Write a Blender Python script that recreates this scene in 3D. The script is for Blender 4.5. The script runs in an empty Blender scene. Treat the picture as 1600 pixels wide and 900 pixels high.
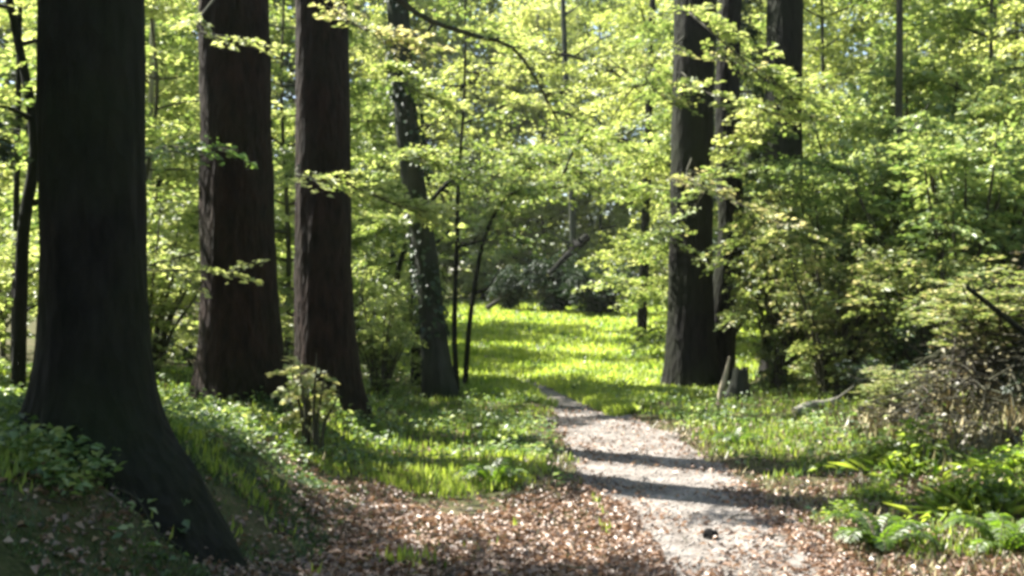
import bpy, math, random
import numpy as np
from mathutils import Vector, noise
R = math.radians
C = bpy.context.scene.collection
rng = np.random.default_rng(7)
random.seed(7)

# ------------------------------------------------------------------ camera, sky, sun, exposure
SC = bpy.context.scene
cam_d = bpy.data.cameras.new('camera'); cam = bpy.data.objects.new('camera', cam_d); C.objects.link(cam)
cam.location = (0, 0, 1.6); cam.rotation_euler = (R(90), 0, 0)
cam_d.lens = 38.6; cam_d.sensor_width = 36; cam_d.clip_start = .1; cam_d.clip_end = 2000
SC.camera = cam
SUN_EL, SUN_H = R(50), Vector((-.87, .49)).normalized()
Ld = Vector((SUN_H.x*math.cos(SUN_EL), SUN_H.y*math.cos(SUN_EL), math.sin(SUN_EL)))
W = bpy.data.worlds.new('World'); SC.world = W; W.use_nodes = True
nt = W.node_tree; bg = nt.nodes['Background']
sky = nt.nodes.new('ShaderNodeTexSky'); sky.sky_type = 'NISHITA'; sky.sun_disc = False
sky.sun_elevation = SUN_EL; sky.sun_rotation = math.atan2(SUN_H.x, SUN_H.y) % (2*math.pi)
nt.links.new(sky.outputs[0], bg.inputs[0]); bg.inputs[1].default_value = .07
sl = bpy.data.lights.new('sun', 'SUN'); sl.energy = 5; sl.angle = R(.6); sl.color = (1, .96, .88)
so = bpy.data.objects.new('sun', sl); C.objects.link(so); so.rotation_euler = Ld.to_track_quat('Z', 'Y').to_euler()
so.location = (-20, 15, 30)
SC.view_settings.view_transform = 'Standard'; SC.view_settings.look = 'None'
SC.view_settings.gamma = 1; SC.view_settings.use_curve_mapping = False
SC.view_settings.exposure = 1.98
SC.cycles.use_denoising = True
SC.cycles.max_bounces = 6; SC.cycles.diffuse_bounces = 3; SC.cycles.transmission_bounces = 4; SC.cycles.glossy_bounces = 2
SC.cycles.sample_clamp_indirect = 4
SC.cycles.filter_width = 3.4
SC.render.use_persistent_data = False

# ------------------------------------------------------------------ materials
def node_mat(name):
    m = bpy.data.materials.new(name); m.use_nodes = True
    n = m.node_tree.nodes; n.clear()
    return m, n, m.node_tree.links
def ramp(n, stops):
    r = n.new('ShaderNodeValToRGB'); e = r.color_ramp.elements
    while len(e) < len(stops): e.new(.5)
    for i, (p, c) in enumerate(stops): e[i].position = p; e[i].color = (*c, 1)
    return r
def leaf_mat(name, stops, trans=.55, tcol=None, gloss=.06, rough=.45, objvar=.15):
    """stops: colour ramp over the per-leaf tint"""
    m, n, l = node_mat(name)
    at = n.new('ShaderNodeAttribute'); at.attribute_name = 'tint'
    oi = n.new('ShaderNodeObjectInfo')
    ma = n.new('ShaderNodeMath'); ma.operation = 'MULTIPLY_ADD'; ma.inputs[1].default_value = objvar; ma.inputs[2].default_value = -objvar/2
    l.new(oi.outputs['Random'], ma.inputs[0])
    ad = n.new('ShaderNodeMath'); ad.operation = 'ADD'; ad.use_clamp = True
    l.new(at.outputs['Fac'], ad.inputs[0]); l.new(ma.outputs[0], ad.inputs[1])
    rp = ramp(n, stops); l.new(ad.outputs[0], rp.inputs[0])
    d = n.new('ShaderNodeBsdfDiffuse'); l.new(rp.outputs[0], d.inputs[0])
    t = n.new('ShaderNodeBsdfTranslucent')
    hv = n.new('ShaderNodeMix'); hv.data_type = 'RGBA'; hv.blend_type = 'MULTIPLY'; hv.inputs[0].default_value = 1
    hv.inputs[7].default_value = (*(tcol or (1.55, 1.5, .9)), 1)
    l.new(rp.outputs[0], hv.inputs[6]); l.new(hv.outputs[2], t.inputs[0])
    mx = n.new('ShaderNodeMixShader'); mx.inputs[0].default_value = trans
    l.new(d.outputs[0], mx.inputs[1]); l.new(t.outputs[0], mx.inputs[2])
    g = n.new('ShaderNodeBsdfGlossy'); g.inputs['Roughness'].default_value = rough
    m2 = n.new('ShaderNodeMixShader'); m2.inputs[0].default_value = gloss
    l.new(mx.outputs[0], m2.inputs[1]); l.new(g.outputs[0], m2.inputs[2])
    o = n.new('ShaderNodeOutputMaterial'); l.new(m2.outputs[0], o.inputs[0])
    return m
def bark_mat(name, c1, c2, moss, mossamt=.45, scale=9, bump=.5, stretch=.22, low=0):
    m, n, l = node_mat(name)
    tc = n.new('ShaderNodeTexCoord'); mp = n.new('ShaderNodeMapping'); mp.inputs['Scale'].default_value = (1, 1, stretch)
    l.new(tc.outputs['Object'], mp.inputs[0])
    nz = n.new('ShaderNodeTexNoise'); nz.inputs['Scale'].default_value = scale; nz.inputs['Detail'].default_value = 8; nz.inputs['Roughness'].default_value = .65
    l.new(mp.outputs[0], nz.inputs[0])
    rp = ramp(n, [(.32, c1), (.68, c2)]); l.new(nz.outputs[0], rp.inputs[0])
    n2 = n.new('ShaderNodeTexNoise'); n2.inputs['Scale'].default_value = 1.3; n2.inputs['Detail'].default_value = 6
    l.new(tc.outputs['Object'], n2.inputs[0])
    r2 = ramp(n, [(.5-.18*mossamt, (0, 0, 0)), (.62+.05*(1-mossamt), (1, 1, 1))]); l.new(n2.outputs[0], r2.inputs[0])
    mf = n.new('ShaderNodeMath'); mf.operation = 'MULTIPLY'; mf.inputs[1].default_value = mossamt
    l.new(r2.outputs[0], mf.inputs[0])
    mx = n.new('ShaderNodeMix'); mx.data_type = 'RGBA'; l.new(mf.outputs[0], mx.inputs[0]); l.new(rp.outputs[0], mx.inputs[6]); mx.inputs[7].default_value = (*moss, 1)
    p = n.new('ShaderNodeBsdfPrincipled'); p.inputs['Roughness'].default_value = .9; p.inputs['Specular IOR Level'].default_value = .2
    l.new(mx.outputs[2], p.inputs['Base Color'])
    vo = n.new('ShaderNodeTexVoronoi'); vo.inputs['Scale'].default_value = scale*1.6; l.new(mp.outputs[0], vo.inputs[0])
    am = n.new('ShaderNodeMath'); am.operation = 'ADD'; l.new(nz.outputs[0], am.inputs[0]); l.new(vo.outputs[0], am.inputs[1])
    b = n.new('ShaderNodeBump'); b.inputs['Strength'].default_value = bump; b.inputs['Distance'].default_value = .03
    l.new(am.outputs[0], b.inputs['Height']); l.new(b.outputs[0], p.inputs['Normal'])
    o = n.new('ShaderNodeOutputMaterial'); l.new(p.outputs[0], o.inputs[0])
    return m
def soil_mat(name, cols, sc=2.2, fine=38, bump=.6, extra=None):
    m, n, l = node_mat(name)
    tc = n.new('ShaderNodeTexCoord')
    a = n.new('ShaderNodeTexNoise'); a.inputs['Scale'].default_value = sc; a.inputs['Detail'].default_value = 9; a.inputs['Roughness'].default_value = .7
    b = n.new('ShaderNodeTexNoise'); b.inputs['Scale'].default_value = fine; b.inputs['Detail'].default_value = 6
    l.new(tc.outputs['Object'], a.inputs[0]); l.new(tc.outputs['Object'], b.inputs[0])
    mm = n.new('ShaderNodeMath'); mm.operation = 'MULTIPLY_ADD'; mm.inputs[1].default_value = .45
    l.new(b.outputs[0], mm.inputs[0])
    m3 = n.new('ShaderNodeMath'); m3.operation = 'MULTIPLY'; m3.inputs[1].default_value = .55; l.new(a.outputs[0], m3.inputs[0]); l.new(m3.outputs[0], mm.inputs[2])
    rp = ramp(n, cols); l.new(mm.outputs[0], rp.inputs[0])
    p = n.new('ShaderNodeBsdfPrincipled'); p.inputs['Roughness'].default_value = .95; p.inputs['Specular IOR Level'].default_value = .15
    l.new(rp.outputs[0], p.inputs['Base Color'])
    bp = n.new('ShaderNodeBump'); bp.inputs['Strength'].default_value = bump; bp.inputs['Distance'].default_value = .02
    l.new(b.outputs[0], bp.inputs['Height']); l.new(bp.outputs[0], p.inputs['Normal'])
    o = n.new('ShaderNodeOutputMaterial'); l.new(p.outputs[0], o.inputs[0])
    return m
M = {}
M['beech_leaf'] = leaf_mat('beech_leaf', [(0, (.03, .06, .02)), (.35, (.11, .17, .05)), (.75, (.23, .30, .10)), (1, (.42, .46, .24))], .6)
M['far_leaf'] = leaf_mat('far_leaf', [(0, (.06, .09, .035)), (.4, (.19, .24, .075)), (.8, (.38, .43, .15)), (1, (.55, .58, .36))], .6)  # paler than beech_leaf, standing in for sunlit, hazy distance
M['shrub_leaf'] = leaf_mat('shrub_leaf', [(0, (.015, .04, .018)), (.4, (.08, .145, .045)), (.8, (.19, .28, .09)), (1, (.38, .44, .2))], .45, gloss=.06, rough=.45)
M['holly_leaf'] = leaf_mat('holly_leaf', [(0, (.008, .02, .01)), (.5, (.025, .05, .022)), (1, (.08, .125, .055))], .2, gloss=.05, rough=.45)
M['bronze_leaf'] = leaf_mat('bronze_leaf', [(0, (.05, .08, .02)), (.45, (.14, .20, .06)), (.85, (.33, .38, .14)), (1, (.56, .52, .32))], .5, tcol=(1.4, 1.35, .9))
M['grass'] = leaf_mat('grass', [(0, (.04, .08, .015)), (.5, (.15, .225, .05)), (1, (.38, .42, .15))], .55, tcol=(1.75, 1.9, .6))
M['litter'] = leaf_mat('litter', [(0, (.07, .045, .03)), (.3, (.19, .12, .08)), (.65, (.34, .22, .15)), (1, (.46, .34, .25))], .2, tcol=(1.2, 1, .8), gloss=.08)
M['dead'] = leaf_mat('dead', [(0, (.04, .04, .02)), (.5, (.18, .165, .08)), (1, (.42, .37, .22))], .2, tcol=(1.2, 1, .8))
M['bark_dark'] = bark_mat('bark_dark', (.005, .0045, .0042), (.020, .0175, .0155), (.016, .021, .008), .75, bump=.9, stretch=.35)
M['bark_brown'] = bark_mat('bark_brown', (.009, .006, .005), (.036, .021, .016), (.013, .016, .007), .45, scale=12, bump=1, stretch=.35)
M['bark_grey'] = bark_mat('bark_grey', (.02, .021, .018), (.07, .07, .062), (.02, .032, .012), .7, scale=7, bump=.3)
M['bark_twig'] = bark_mat('bark_twig', (.03, .026, .02), (.1, .09, .07), (.05, .065, .025), .5, scale=14, bump=.3)
M['bark_pale'] = bark_mat('bark_pale', (.16, .15, .12), (.38, .36, .3), (.1, .12, .05), .4, scale=8, bump=.3)
M['wood_cut'] = bark_mat('wood_cut', (.2, .17, .12), (.45, .4, .3), (.12, .14, .07), .3, scale=20, bump=.4)
M['ground'] = soil_mat('ground', [(.3, (.018, .02, .010)), (.45, (.05, .06, .02)), (.56, (.10, .085, .045)), (.7, (.17, .14, .09))], 1.7)
M['meadow'] = soil_mat('meadow', [(.3, (.05, .08, .02)), (.5, (.11, .17, .03)), (.7, (.2, .25, .06))], 1.2)
M['path'] = soil_mat('path', [(.34, (.05, .042, .036)), (.46, (.16, .14, .122)), (.56, (.30, .27, .245)), (.72, (.44, .41, .38))], 2.4, 40, 1.0)
M['stone'] = soil_mat('stone', [(.3, (.012, .012, .013)), (.7, (.035, .032, .03))], 8, 60, .6)
M['pebble'] = soil_mat('pebble', [(.3, (.15, .13, .12)), (.7, (.5, .46, .42))], 20, 60, .3)

# ------------------------------------------------------------------ mesh helpers
def raw_mesh(name, V, F, mat, tint=None, smooth=True):
    """V (n,3); F (m,k) with k=3 or 4"""
    me = bpy.data.meshes.new(name)
    V = np.ascontiguousarray(V, dtype=np.float32); F = np.ascontiguousarray(F, dtype=np.int32)
    k = F.shape[1]
    me.vertices.add(len(V)); me.vertices.foreach_set('co', V.ravel())
    me.loops.add(F.size); me.loops.foreach_set('vertex_index', F.ravel())
    me.polygons.add(len(F)); me.polygons.foreach_set('loop_start', np.arange(0, F.size, k, dtype=np.int32))
    me.update(calc_edges=True)
    if tint is not None:
        a = me.attributes.new('tint', 'FLOAT', 'POINT'); a.data.foreach_set('value', np.ascontiguousarray(tint, dtype=np.float32))
    me.materials.append(mat)
    if not smooth: me.polygons.foreach_set('use_smooth', [False]*len(F))
    return me
def link(name, me, parent=None):
    o = bpy.data.objects.new(name, me); C.objects.link(o)
    if parent: o.parent = parent
    return o
def tag(o, label=None, cat=None, group=None, kind=None):
    if label: o['label'] = label
    if cat: o['category'] = cat
    if group: o['group'] = group
    if kind: o['kind'] = kind
    return o
def thing(name, label, cat, loc=(0, 0, 0), group=None):
    o = bpy.data.objects.new(name, None); C.objects.link(o); o.location = loc
    return tag(o, label, cat, group)
def dup(root, loc, rz, label, scale=1, group=None):
    r = root.copy(); C.objects.link(r); r.location = loc; r.rotation_euler = (0, 0, rz); r['label'] = label
    r.scale = (scale,)*3 if not isinstance(scale, tuple) else scale
    if group: r['group'] = group
    for ch in list(root.children):
        c = ch.copy(); C.objects.link(c); c.parent = r
        for g in list(ch.children):
            d = g.copy(); C.objects.link(d); d.parent = c
    return r
class MB:
    """collects tubes (quads)"""
    def __init__(s): s.V = []; s.F = []; s.n = 0
    def add(s, V, F): s.V.append(np.asarray(V, float)); s.F.append(np.asarray(F)+s.n); s.n += len(V)
    def tube(s, pts, rad, seg=6, jitter=0):
        P = np.asarray(pts, float); r = np.asarray(rad, float)
        T = np.gradient(P, axis=0); T /= np.linalg.norm(T, axis=1)[:, None]+1e-9
        up = np.array([0, 0, 1.]) if abs(T[0][2]) < .8 else np.array([0, 1., 0])
        if abs(T[:, 2]).mean() > .6: up = np.array([0, 1., 0])
        A = np.cross(T, up); A /= np.linalg.norm(A, axis=1)[:, None]+1e-9
        B = np.cross(T, A)
        th = np.linspace(0, 2*np.pi, seg, endpoint=False)
        rr = r[:, None]*(1+jitter*rng.normal(size=(len(P), seg)))
        V = P[:, None, :]+(np.cos(th)[None, :, None]*A[:, None, :]+np.sin(th)[None, :, None]*B[:, None, :])*rr[:, :, None]
        V = V.reshape(-1, 3); k = len(P)
        i = np.arange(k-1)[:, None]*seg; j = np.arange(seg)[None, :]; j2 = (j+1) % seg
        F = np.stack([i+j, i+j2, i+seg+j2, i+seg+j], -1).reshape(-1, 4)
        s.add(V, F)
    def mesh(s, name, mat): return raw_mesh(name, np.concatenate(s.V), np.concatenate(s.F), mat)
def curve(pts, n=12):
    """Catmull-Rom through the points"""
    P = np.asarray(pts, float); P = np.vstack([2*P[0]-P[1], P, 2*P[-1]-P[-2]]); out = []
    m = len(P)-3
    for t in np.linspace(0, m-1e-6, n):
        i = int(t); u = t-i; a, b, c, d = P[i:i+4]
        out.append(.5*((2*b)+(-a+c)*u+(2*a-5*b+4*c-d)*u*u+(-a+3*b-3*c+d)*u**3))
    return np.array(out)
def leaf_arrays(P, D, N, L, Wd, droop=.15, fold=.22):
    """P origins, D directions, N normals -> 4 verts per leaf, 2 triangles"""
    D = D/(np.linalg.norm(D, axis=1)[:, None]+1e-9)
    S = np.cross(N, D); S /= np.linalg.norm(S, axis=1)[:, None]+1e-9
    U = np.cross(D, S); L = L[:, None]; Wd = Wd[:, None]
    b = P; t = P+D*L-U*L*droop
    m = P+D*L*.45
    l_ = m+S*Wd*.5+U*Wd*fold; r_ = m-S*Wd*.5+U*Wd*fold
    V = np.stack([b, r_, t, l_], 1).reshape(-1, 3)
    q = np.arange(len(P))[:, None]*4
    F = np.concatenate([q+np.array([[0, 1, 2]]), q+np.array([[0, 2, 3]])])
    return V, F
class Leaves:
    def __init__(s): s.P = []; s.D = []; s.N = []; s.L = []; s.T = []
    def add(s, P, D, N, L, T): s.P.append(P); s.D.append(D); s.N.append(N); s.L.append(L); s.T.append(T)
    def sprays(s, O, D, ln, K=45, leaf=.075, tint=.5, tv=.22, tilt=.42, width=.36):
        """flat layered twig sprays: O origins, D outward directions, ln lengths"""
        O = np.asarray(O, float); D = np.asarray(D, float); n = len(O)
        if n == 0: return
        D = D/(np.linalg.norm(D, axis=1)[:, None]+1e-9)
        up = np.array([0, 0, 1.])+rng.normal(0, .22, (n, 3))
        S = np.cross(up, D); S /= np.linalg.norm(S, axis=1)[:, None]+1e-9
        U = np.cross(D, S)
        t = rng.uniform(.05, 1, (n, K)); u = rng.uniform(-1, 1, (n, K))*width*np.sin(np.pi*np.clip(t, .08, .93))**.7
        ln = np.asarray(ln, float).reshape(n, 1)
        P = O[:, None]+(D[:, None]*t[..., None]+S[:, None]*u[..., None]+U[:, None]*(rng.normal(0, .04, (n, K))-.22*t**2)[..., None])*ln[..., None]
        a = np.sign(u)*rng.uniform(.3, 1.3, (n, K))
        DD = D[:, None]*np.cos(a)[..., None]+S[:, None]*np.sin(a)[..., None]
        NN = U[:, None]+rng.normal(0, tilt, (n, K, 3))
        st = np.asarray(tint if np.ndim(tint) else np.full(n, tint)).reshape(n, 1)+rng.normal(0, .1, (n, 1))
        T = np.clip(st+rng.normal(0, tv, (n, K)), 0, 1)
        Ls = leaf*rng.uniform(.65, 1.3, (n, K))
        s.add(P.reshape(-1, 3), DD.reshape(-1, 3), NN.reshape(-1, 3), Ls.ravel(), T.ravel())
    def mesh(s, name, mat, ratio=.62, droop=.15, fold=.22):
        P = np.concatenate(s.P); D = np.concatenate(s.D); N = np.concatenate(s.N); L = np.concatenate(s.L); T = np.concatenate(s.T)
        V, F = leaf_arrays(P, D, N, L, L*ratio*rng.uniform(.8, 1.2, len(L)), droop, fold)
        return raw_mesh(name, V, F, mat, np.repeat(T, 4))

# ------------------------------------------------------------------ terrain
def sstep(a, b, x):
    t = np.clip((np.asarray(x, float)-a)/(b-a), 0, 1); return t*t*(3-2*t)
PY = np.array([-5, 4, 6.3, 8, 10, 12, 14, 17, 20, 24, 30, 40, 60])
PX = np.array([1.2, 1.3, 1.33, 1.28, 1.22, 1.15, .95, .55, .05, -.45, -1.1, -2.2, -4])
PW = np.array([.74, .74, .72, .68, .68, .62, .44, .27, .2, .18, .2, .2, .2])
def pc(y): return np.interp(y, PY, PX)
def pw(y): return np.interp(y, PY, PW)
def wav(x, y):
    return (np.sin(x*1.7+1.3*np.sin(y*.9))*np.cos(y*1.3+.7*x)+.5*np.sin(3.9*x+y*2.1)*np.cos(4.3*y-x*1.1)+.25*np.sin(9.1*x-3*y)*np.cos(8.3*y+2*x))
def H(x, y):
    x = np.asarray(x, float); y = np.asarray(y, float)
    c = pc(y)
    near = 1-sstep(13, 19, y)
    foot = -1.25+.12*np.sin(y*1.1)
    h = .42*sstep(0, 1.15, foot-x)*near+.12*sstep(1.1, 4, foot-x)*near
    h = h+.32*np.exp(-(((x-4.7)/1.3)**2+((y-9.9)/1.2)**2))+.30*sstep(2.6, 5.5, x)*(1-sstep(14, 22, y))+.25*sstep(5, 12, np.abs(x-1))*sstep(14, 24, y)
    h = h+.85*sstep(20, 52, y)+.02*np.clip(y-55, 0, 400)+.012*np.clip(np.abs(x)-30, 0, 300)
    h = h+.30*sstep(1.35, 2.5, -x)*(1-sstep(6.6, 9.5, y))+.62*np.exp(-(((x-5.6)/1.5)**2+((y-10.3)/1.1)**2))
    on = 1-sstep(pw(y)*.7, pw(y)*1.5, np.abs(x-c))
    h = h+wav(x, y)*(.032*(1-on)+.006)-.04*on
    return h
def grid(xs, ys, z=0):
    X, Y = np.meshgrid(xs, ys); V = np.stack([X, Y, H(X, Y)+z], -1).reshape(-1, 3)
    nx, ny = len(xs), len(ys)
    i = np.arange(ny-1)[:, None]*nx; j = np.arange(nx-1)[None, :]
    F = np.stack([i+j, i+j+1, i+nx+j+1, i+nx+j], -1).reshape(-1, 4)
    return V, F
xs = np.concatenate([-np.geomspace(400, 8, 22), np.linspace(-7.8, 8, 200), np.geomspace(8.3, 400, 22)])
ys = np.concatenate([np.linspace(-80, -4, 14), np.linspace(-3, 22, 240), np.geomspace(22.3, 700, 60)])
V, F = grid(xs, ys)
g = link('ground', raw_mesh('ground', V, F, M['ground'])); tag(g, kind='structure')
g['label'] = 'woodland floor of brown soil and moss'
# meadow sheet in the clearing, ragged edge
def sheet(name, yy, cx, wd, mat, z, nx=26, rag=.12):
    rows = []
    for k, y in enumerate(yy):
        c, w = cx(y), wd(y)
        l = c-w*(1+rag*noise.noise(Vector((0, y*1.9, 3)))*2); r = c+w*(1+rag*noise.noise(Vector((5, y*1.7, 9)))*2)
        rows.append(np.stack([np.linspace(l, r, nx), np.full(nx, y)], -1))
    A = np.array(rows); z_ = H(A[..., 0], A[..., 1])+z
    V = np.concatenate([A, z_[..., None]], -1).reshape(-1, 3)
    i = np.arange(len(yy)-1)[:, None]*nx; j = np.arange(nx-1)[None, :]
    F = np.stack([i+j, i+j+1, i+nx+j+1, i+nx+j], -1).reshape(-1, 4)
    return link(name, raw_mesh(name, V, F, mat))
mc = lambda y: np.interp(y, [14, 20, 30, 50, 70], [1.2, 1.4, 2.2, 2.5, 2])
mw = lambda y: np.interp(y, [14.5, 17, 20, 30, 50, 58], [.3, 1.8, 2.6, 5, 9, 8])
s_ = sheet('meadow', np.geomspace(14.5, 58, 130), mc, mw, M['meadow'], .012, 50)
tag(s_, 'sunlit green clearing beyond the path', kind='structure')
s_ = sheet('path', np.concatenate([np.linspace(-4, 16, 260), np.geomspace(16.1, 45, 90)]), pc, pw, M['path'], .022, 20, .14)
tag(s_, 'pale trodden dirt path winding into the wood', kind='structure')

def on_ground(n, xr, yr, pw_=1.0):
    """random points denser towards the camera"""
    y = yr[0]*(yr[1]/yr[0])**rng.uniform(0, 1, n)
    x = rng.uniform(xr[0], xr[1], n)
    return x, y
def inframe(n, d0, d1, m=1.12):
    d = np.sqrt(rng.uniform(d0*d0, d1*d1, n)) if d1/d0 < 2 else d0*(d1/d0)**rng.uniform(0, 1, n)
    x = rng.uniform(-.466*m, .466*m, n)*d
    return x, d

# ------------------------------------------------------------------ big trunks
def big_trunk(pts, r_top, r_bot, flare, lobes, seg=56, rough=.02, ztop=None, fl_h=.7, spread=0):
    """pts: spine (local). flare: extra radius at the foot with root lobes"""
    n = 130
    P = curve(pts, n); Z = P[:, 2]; V = []
    th = np.linspace(0, 2*np.pi, seg, endpoint=False)
    for k in range(n):
        z = Z[k]; t = max(0, min(1, z/max(Z[-1], .1))); r = r_bot+(r_top-r_bot)*t
        f = flare*(math.exp(-max(z, -.1)/fl_h)+max(0, -.1-z)*(spread/max(flare, .01)))
        for a in th:
            lob = sum(w*max(0, math.cos(a-a0))**p for a0, w, p in lobes)
            d = r+f*(.35+lob)
            nz = noise.fractal(Vector((math.cos(a)*2.4+7*r_bot, math.sin(a)*2.4, z*.7)), .8, 2., 4)
            fn = noise.noise(Vector((math.cos(a)*14, math.sin(a)*14, z*2.2)))
            d *= 1+rough*2.2*nz+rough*fn
            V.append((P[k, 0]+d*math.cos(a), P[k, 1]+d*math.sin(a), z))
    i = np.arange(n-1)[:, None]*seg; j = np.arange(seg)[None, :]; j2 = (j+1) % seg
    F = np.stack([i+j, i+j2, i+seg+j2, i+seg+j], -1).reshape(-1, 4)
    return np.array(V), F
def rand_dir(az, el): return np.array([math.cos(az)*math.cos(el), math.sin(az)*math.cos(el), math.sin(el)])
def grow(mb, lv, start, az, el, length, r, K=45, leaf=.075, tint=.5, sub=6, spray=.8, dens=1, droop=.25, bare=.25, subfrac=.42, tv=.22, es=.2, tilt=.45):
    """a limb with side branches and leaf sprays"""
    d = rand_dir(az, el); side = np.array([-math.sin(az), math.cos(az), 0])
    b1, b2 = rng.normal(0, .12, 2)
    pts = [start]
    for t in (.33, .66, 1):
        pts.append(start+d*length*t+side*length*b1*math.sin(t*3)+np.array([0, 0, -droop*length*t*t*.6+b2*.2*length*t]))
    c = curve(pts, 9); mb.tube(c, np.linspace(r, r*.18+.004, 9), 6)
    O, D, L, = [], [], []
    nsp = max(2, int(length*4.5*dens))
    for q in range(nsp):
        t = rng.uniform(bare, 1); p = c[min(8, int(t*8))]+(c[min(8, int(t*8)+1)]-c[min(8, int(t*8))])*((t*8) % 1) if t < 1 else c[8]
        aa = az+rng.choice([-1, 1])*rng.uniform(.3, 1.4)
        O.append(p); D.append(rand_dir(aa, rng.normal(.05, es))); L.append(spray*rng.uniform(.6, 1.2))
    O.append(c[-1]); D.append(rand_dir(az, -.1)); L.append(spray)
    for q in range(sub):
        t = rng.uniform(bare, .95); p = c[int(t*8)]
        aa = az+(1 if q % 2 else -1)*rng.uniform(.5, 1.2); e2 = el*.4+rng.normal(.05, .2)
        l2 = length*subfrac*rng.uniform(.6, 1.3)*(1.15-t*.6)
        dd = rand_dir(aa, e2); c2 = curve([p, p+dd*l2*.5+np.array([0, 0, .03*l2]), p+dd*l2+np.array([0, 0, -.15*l2*droop*3])], 5)
        mb.tube(c2, np.linspace(r*.45, .004, 5), 4)
        for w in range(max(2, int(l2*5*dens))):
            t2 = rng.uniform(.2, 1); pp = c2[min(4, int(t2*4.4))]
            O.append(pp); D.append(rand_dir(aa+rng.normal(0, .8), rng.normal(0, es))); L.append(spray*rng.uniform(.5, 1.1))
    lv.sprays(O, D, L, K, leaf, tint, tv, tilt)

# name, x, y, spine, r_top, r_bot, flare, lobes, bark, label
def main_tree(name, x, y, spine, r_top, r_bot, flare, lobes, bark, label, cat='tree', group='big trees beside the path', rough=.026, seg=72, fl_h=.6, spread=0):
    z = float(H(x, y)); t = thing(name, label, cat, (x, y, z), group)
    V, F = big_trunk(spine, r_top, r_bot, flare, lobes, seg, rough, fl_h=fl_h, spread=spread)
    link('trunk', raw_mesh('trunk', V, F, M[bark]), t)
    return t
ID = np.array
def limb_set(t, n, z0, z1, l0, l1, r, leafy, K=40, leaf=.085, tint=.55, dens=.55, seed=None, az0=None):
    mb = MB(); lv = Leaves()
    sp = [c for c in t.children if c.name.startswith('trunk')]
    for k in range(n):
        z = z0+(z1-z0)*(k+rng.uniform(0, 1))/n; az = rng.uniform(0, 2*math.pi) if az0 is None else az0[k]
        grow(mb, lv, np.array([0, 0, z]), az, rng.uniform(.2, .8), rng.uniform(l0, l1)*(1-.35*k/n), r*(1-.5*k/n), K, leaf, tint, 7, 1.0, dens)
    return mb, lv

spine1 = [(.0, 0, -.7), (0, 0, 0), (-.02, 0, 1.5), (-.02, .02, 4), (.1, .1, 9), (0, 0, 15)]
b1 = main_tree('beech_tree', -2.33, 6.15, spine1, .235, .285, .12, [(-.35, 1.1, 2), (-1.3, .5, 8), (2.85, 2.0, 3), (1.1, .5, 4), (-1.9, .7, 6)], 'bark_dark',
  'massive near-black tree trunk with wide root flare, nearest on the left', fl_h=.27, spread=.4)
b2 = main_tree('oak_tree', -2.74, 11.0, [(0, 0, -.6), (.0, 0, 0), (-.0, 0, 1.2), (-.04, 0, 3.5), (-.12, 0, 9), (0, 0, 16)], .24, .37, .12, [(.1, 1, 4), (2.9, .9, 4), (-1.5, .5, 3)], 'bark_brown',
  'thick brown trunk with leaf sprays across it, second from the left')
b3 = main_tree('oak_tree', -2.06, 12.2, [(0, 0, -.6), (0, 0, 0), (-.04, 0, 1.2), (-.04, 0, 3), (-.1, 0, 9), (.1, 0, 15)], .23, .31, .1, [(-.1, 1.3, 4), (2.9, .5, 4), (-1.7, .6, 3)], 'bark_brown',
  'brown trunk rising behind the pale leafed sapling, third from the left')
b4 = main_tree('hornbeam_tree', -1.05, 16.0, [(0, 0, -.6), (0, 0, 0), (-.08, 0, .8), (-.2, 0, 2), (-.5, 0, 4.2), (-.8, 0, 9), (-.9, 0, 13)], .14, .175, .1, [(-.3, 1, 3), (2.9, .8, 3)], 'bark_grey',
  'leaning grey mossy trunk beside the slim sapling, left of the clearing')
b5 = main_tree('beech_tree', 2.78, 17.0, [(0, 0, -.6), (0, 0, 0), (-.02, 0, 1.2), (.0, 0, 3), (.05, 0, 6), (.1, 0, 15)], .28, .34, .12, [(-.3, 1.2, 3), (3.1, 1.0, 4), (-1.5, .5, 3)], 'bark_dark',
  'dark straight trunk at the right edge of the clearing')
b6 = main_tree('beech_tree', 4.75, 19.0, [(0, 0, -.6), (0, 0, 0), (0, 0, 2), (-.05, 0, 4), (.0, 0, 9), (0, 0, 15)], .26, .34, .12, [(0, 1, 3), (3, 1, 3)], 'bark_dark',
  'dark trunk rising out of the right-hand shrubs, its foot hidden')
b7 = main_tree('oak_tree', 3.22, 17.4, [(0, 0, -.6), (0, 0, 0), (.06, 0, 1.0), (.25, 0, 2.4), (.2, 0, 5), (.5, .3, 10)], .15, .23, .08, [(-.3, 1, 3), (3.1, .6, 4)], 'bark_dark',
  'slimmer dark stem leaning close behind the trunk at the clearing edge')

# high crowns (above the frame, they shade the ground); one crown shared
def high_crown(n, z0, z1, l0, l1, dens, K=36, leaf=.10):
    mb = MB(); lv = Leaves()
    for k in range(n):
        z = z0+(z1-z0)*(k+rng.uniform(0, 1))/n
        grow(mb, lv, np.array([0, 0, z]), 2.4*k+rng.uniform(-.4, .4), rng.uniform(.25, .8), rng.uniform(l0, l1)*(1-.3*k/n), .09*(1-.4*k/n), K, leaf, .5, 8, 1.2, dens)
    return mb.mesh('limbs', M['bark_dark']), lv.mesh('crown', M['beech_leaf'])
hc_l, hc_c = high_crown(11, 8.5, 15, 3., 4.8, .3)
for t, rz in ((b1, 0), (b5, 5.1), (b6, .6)):
    a = link('limbs', hc_l, t); a.rotation_euler.z = rz
    a = link('crown', hc_c, t); a.rotation_euler.z = rz

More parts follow.
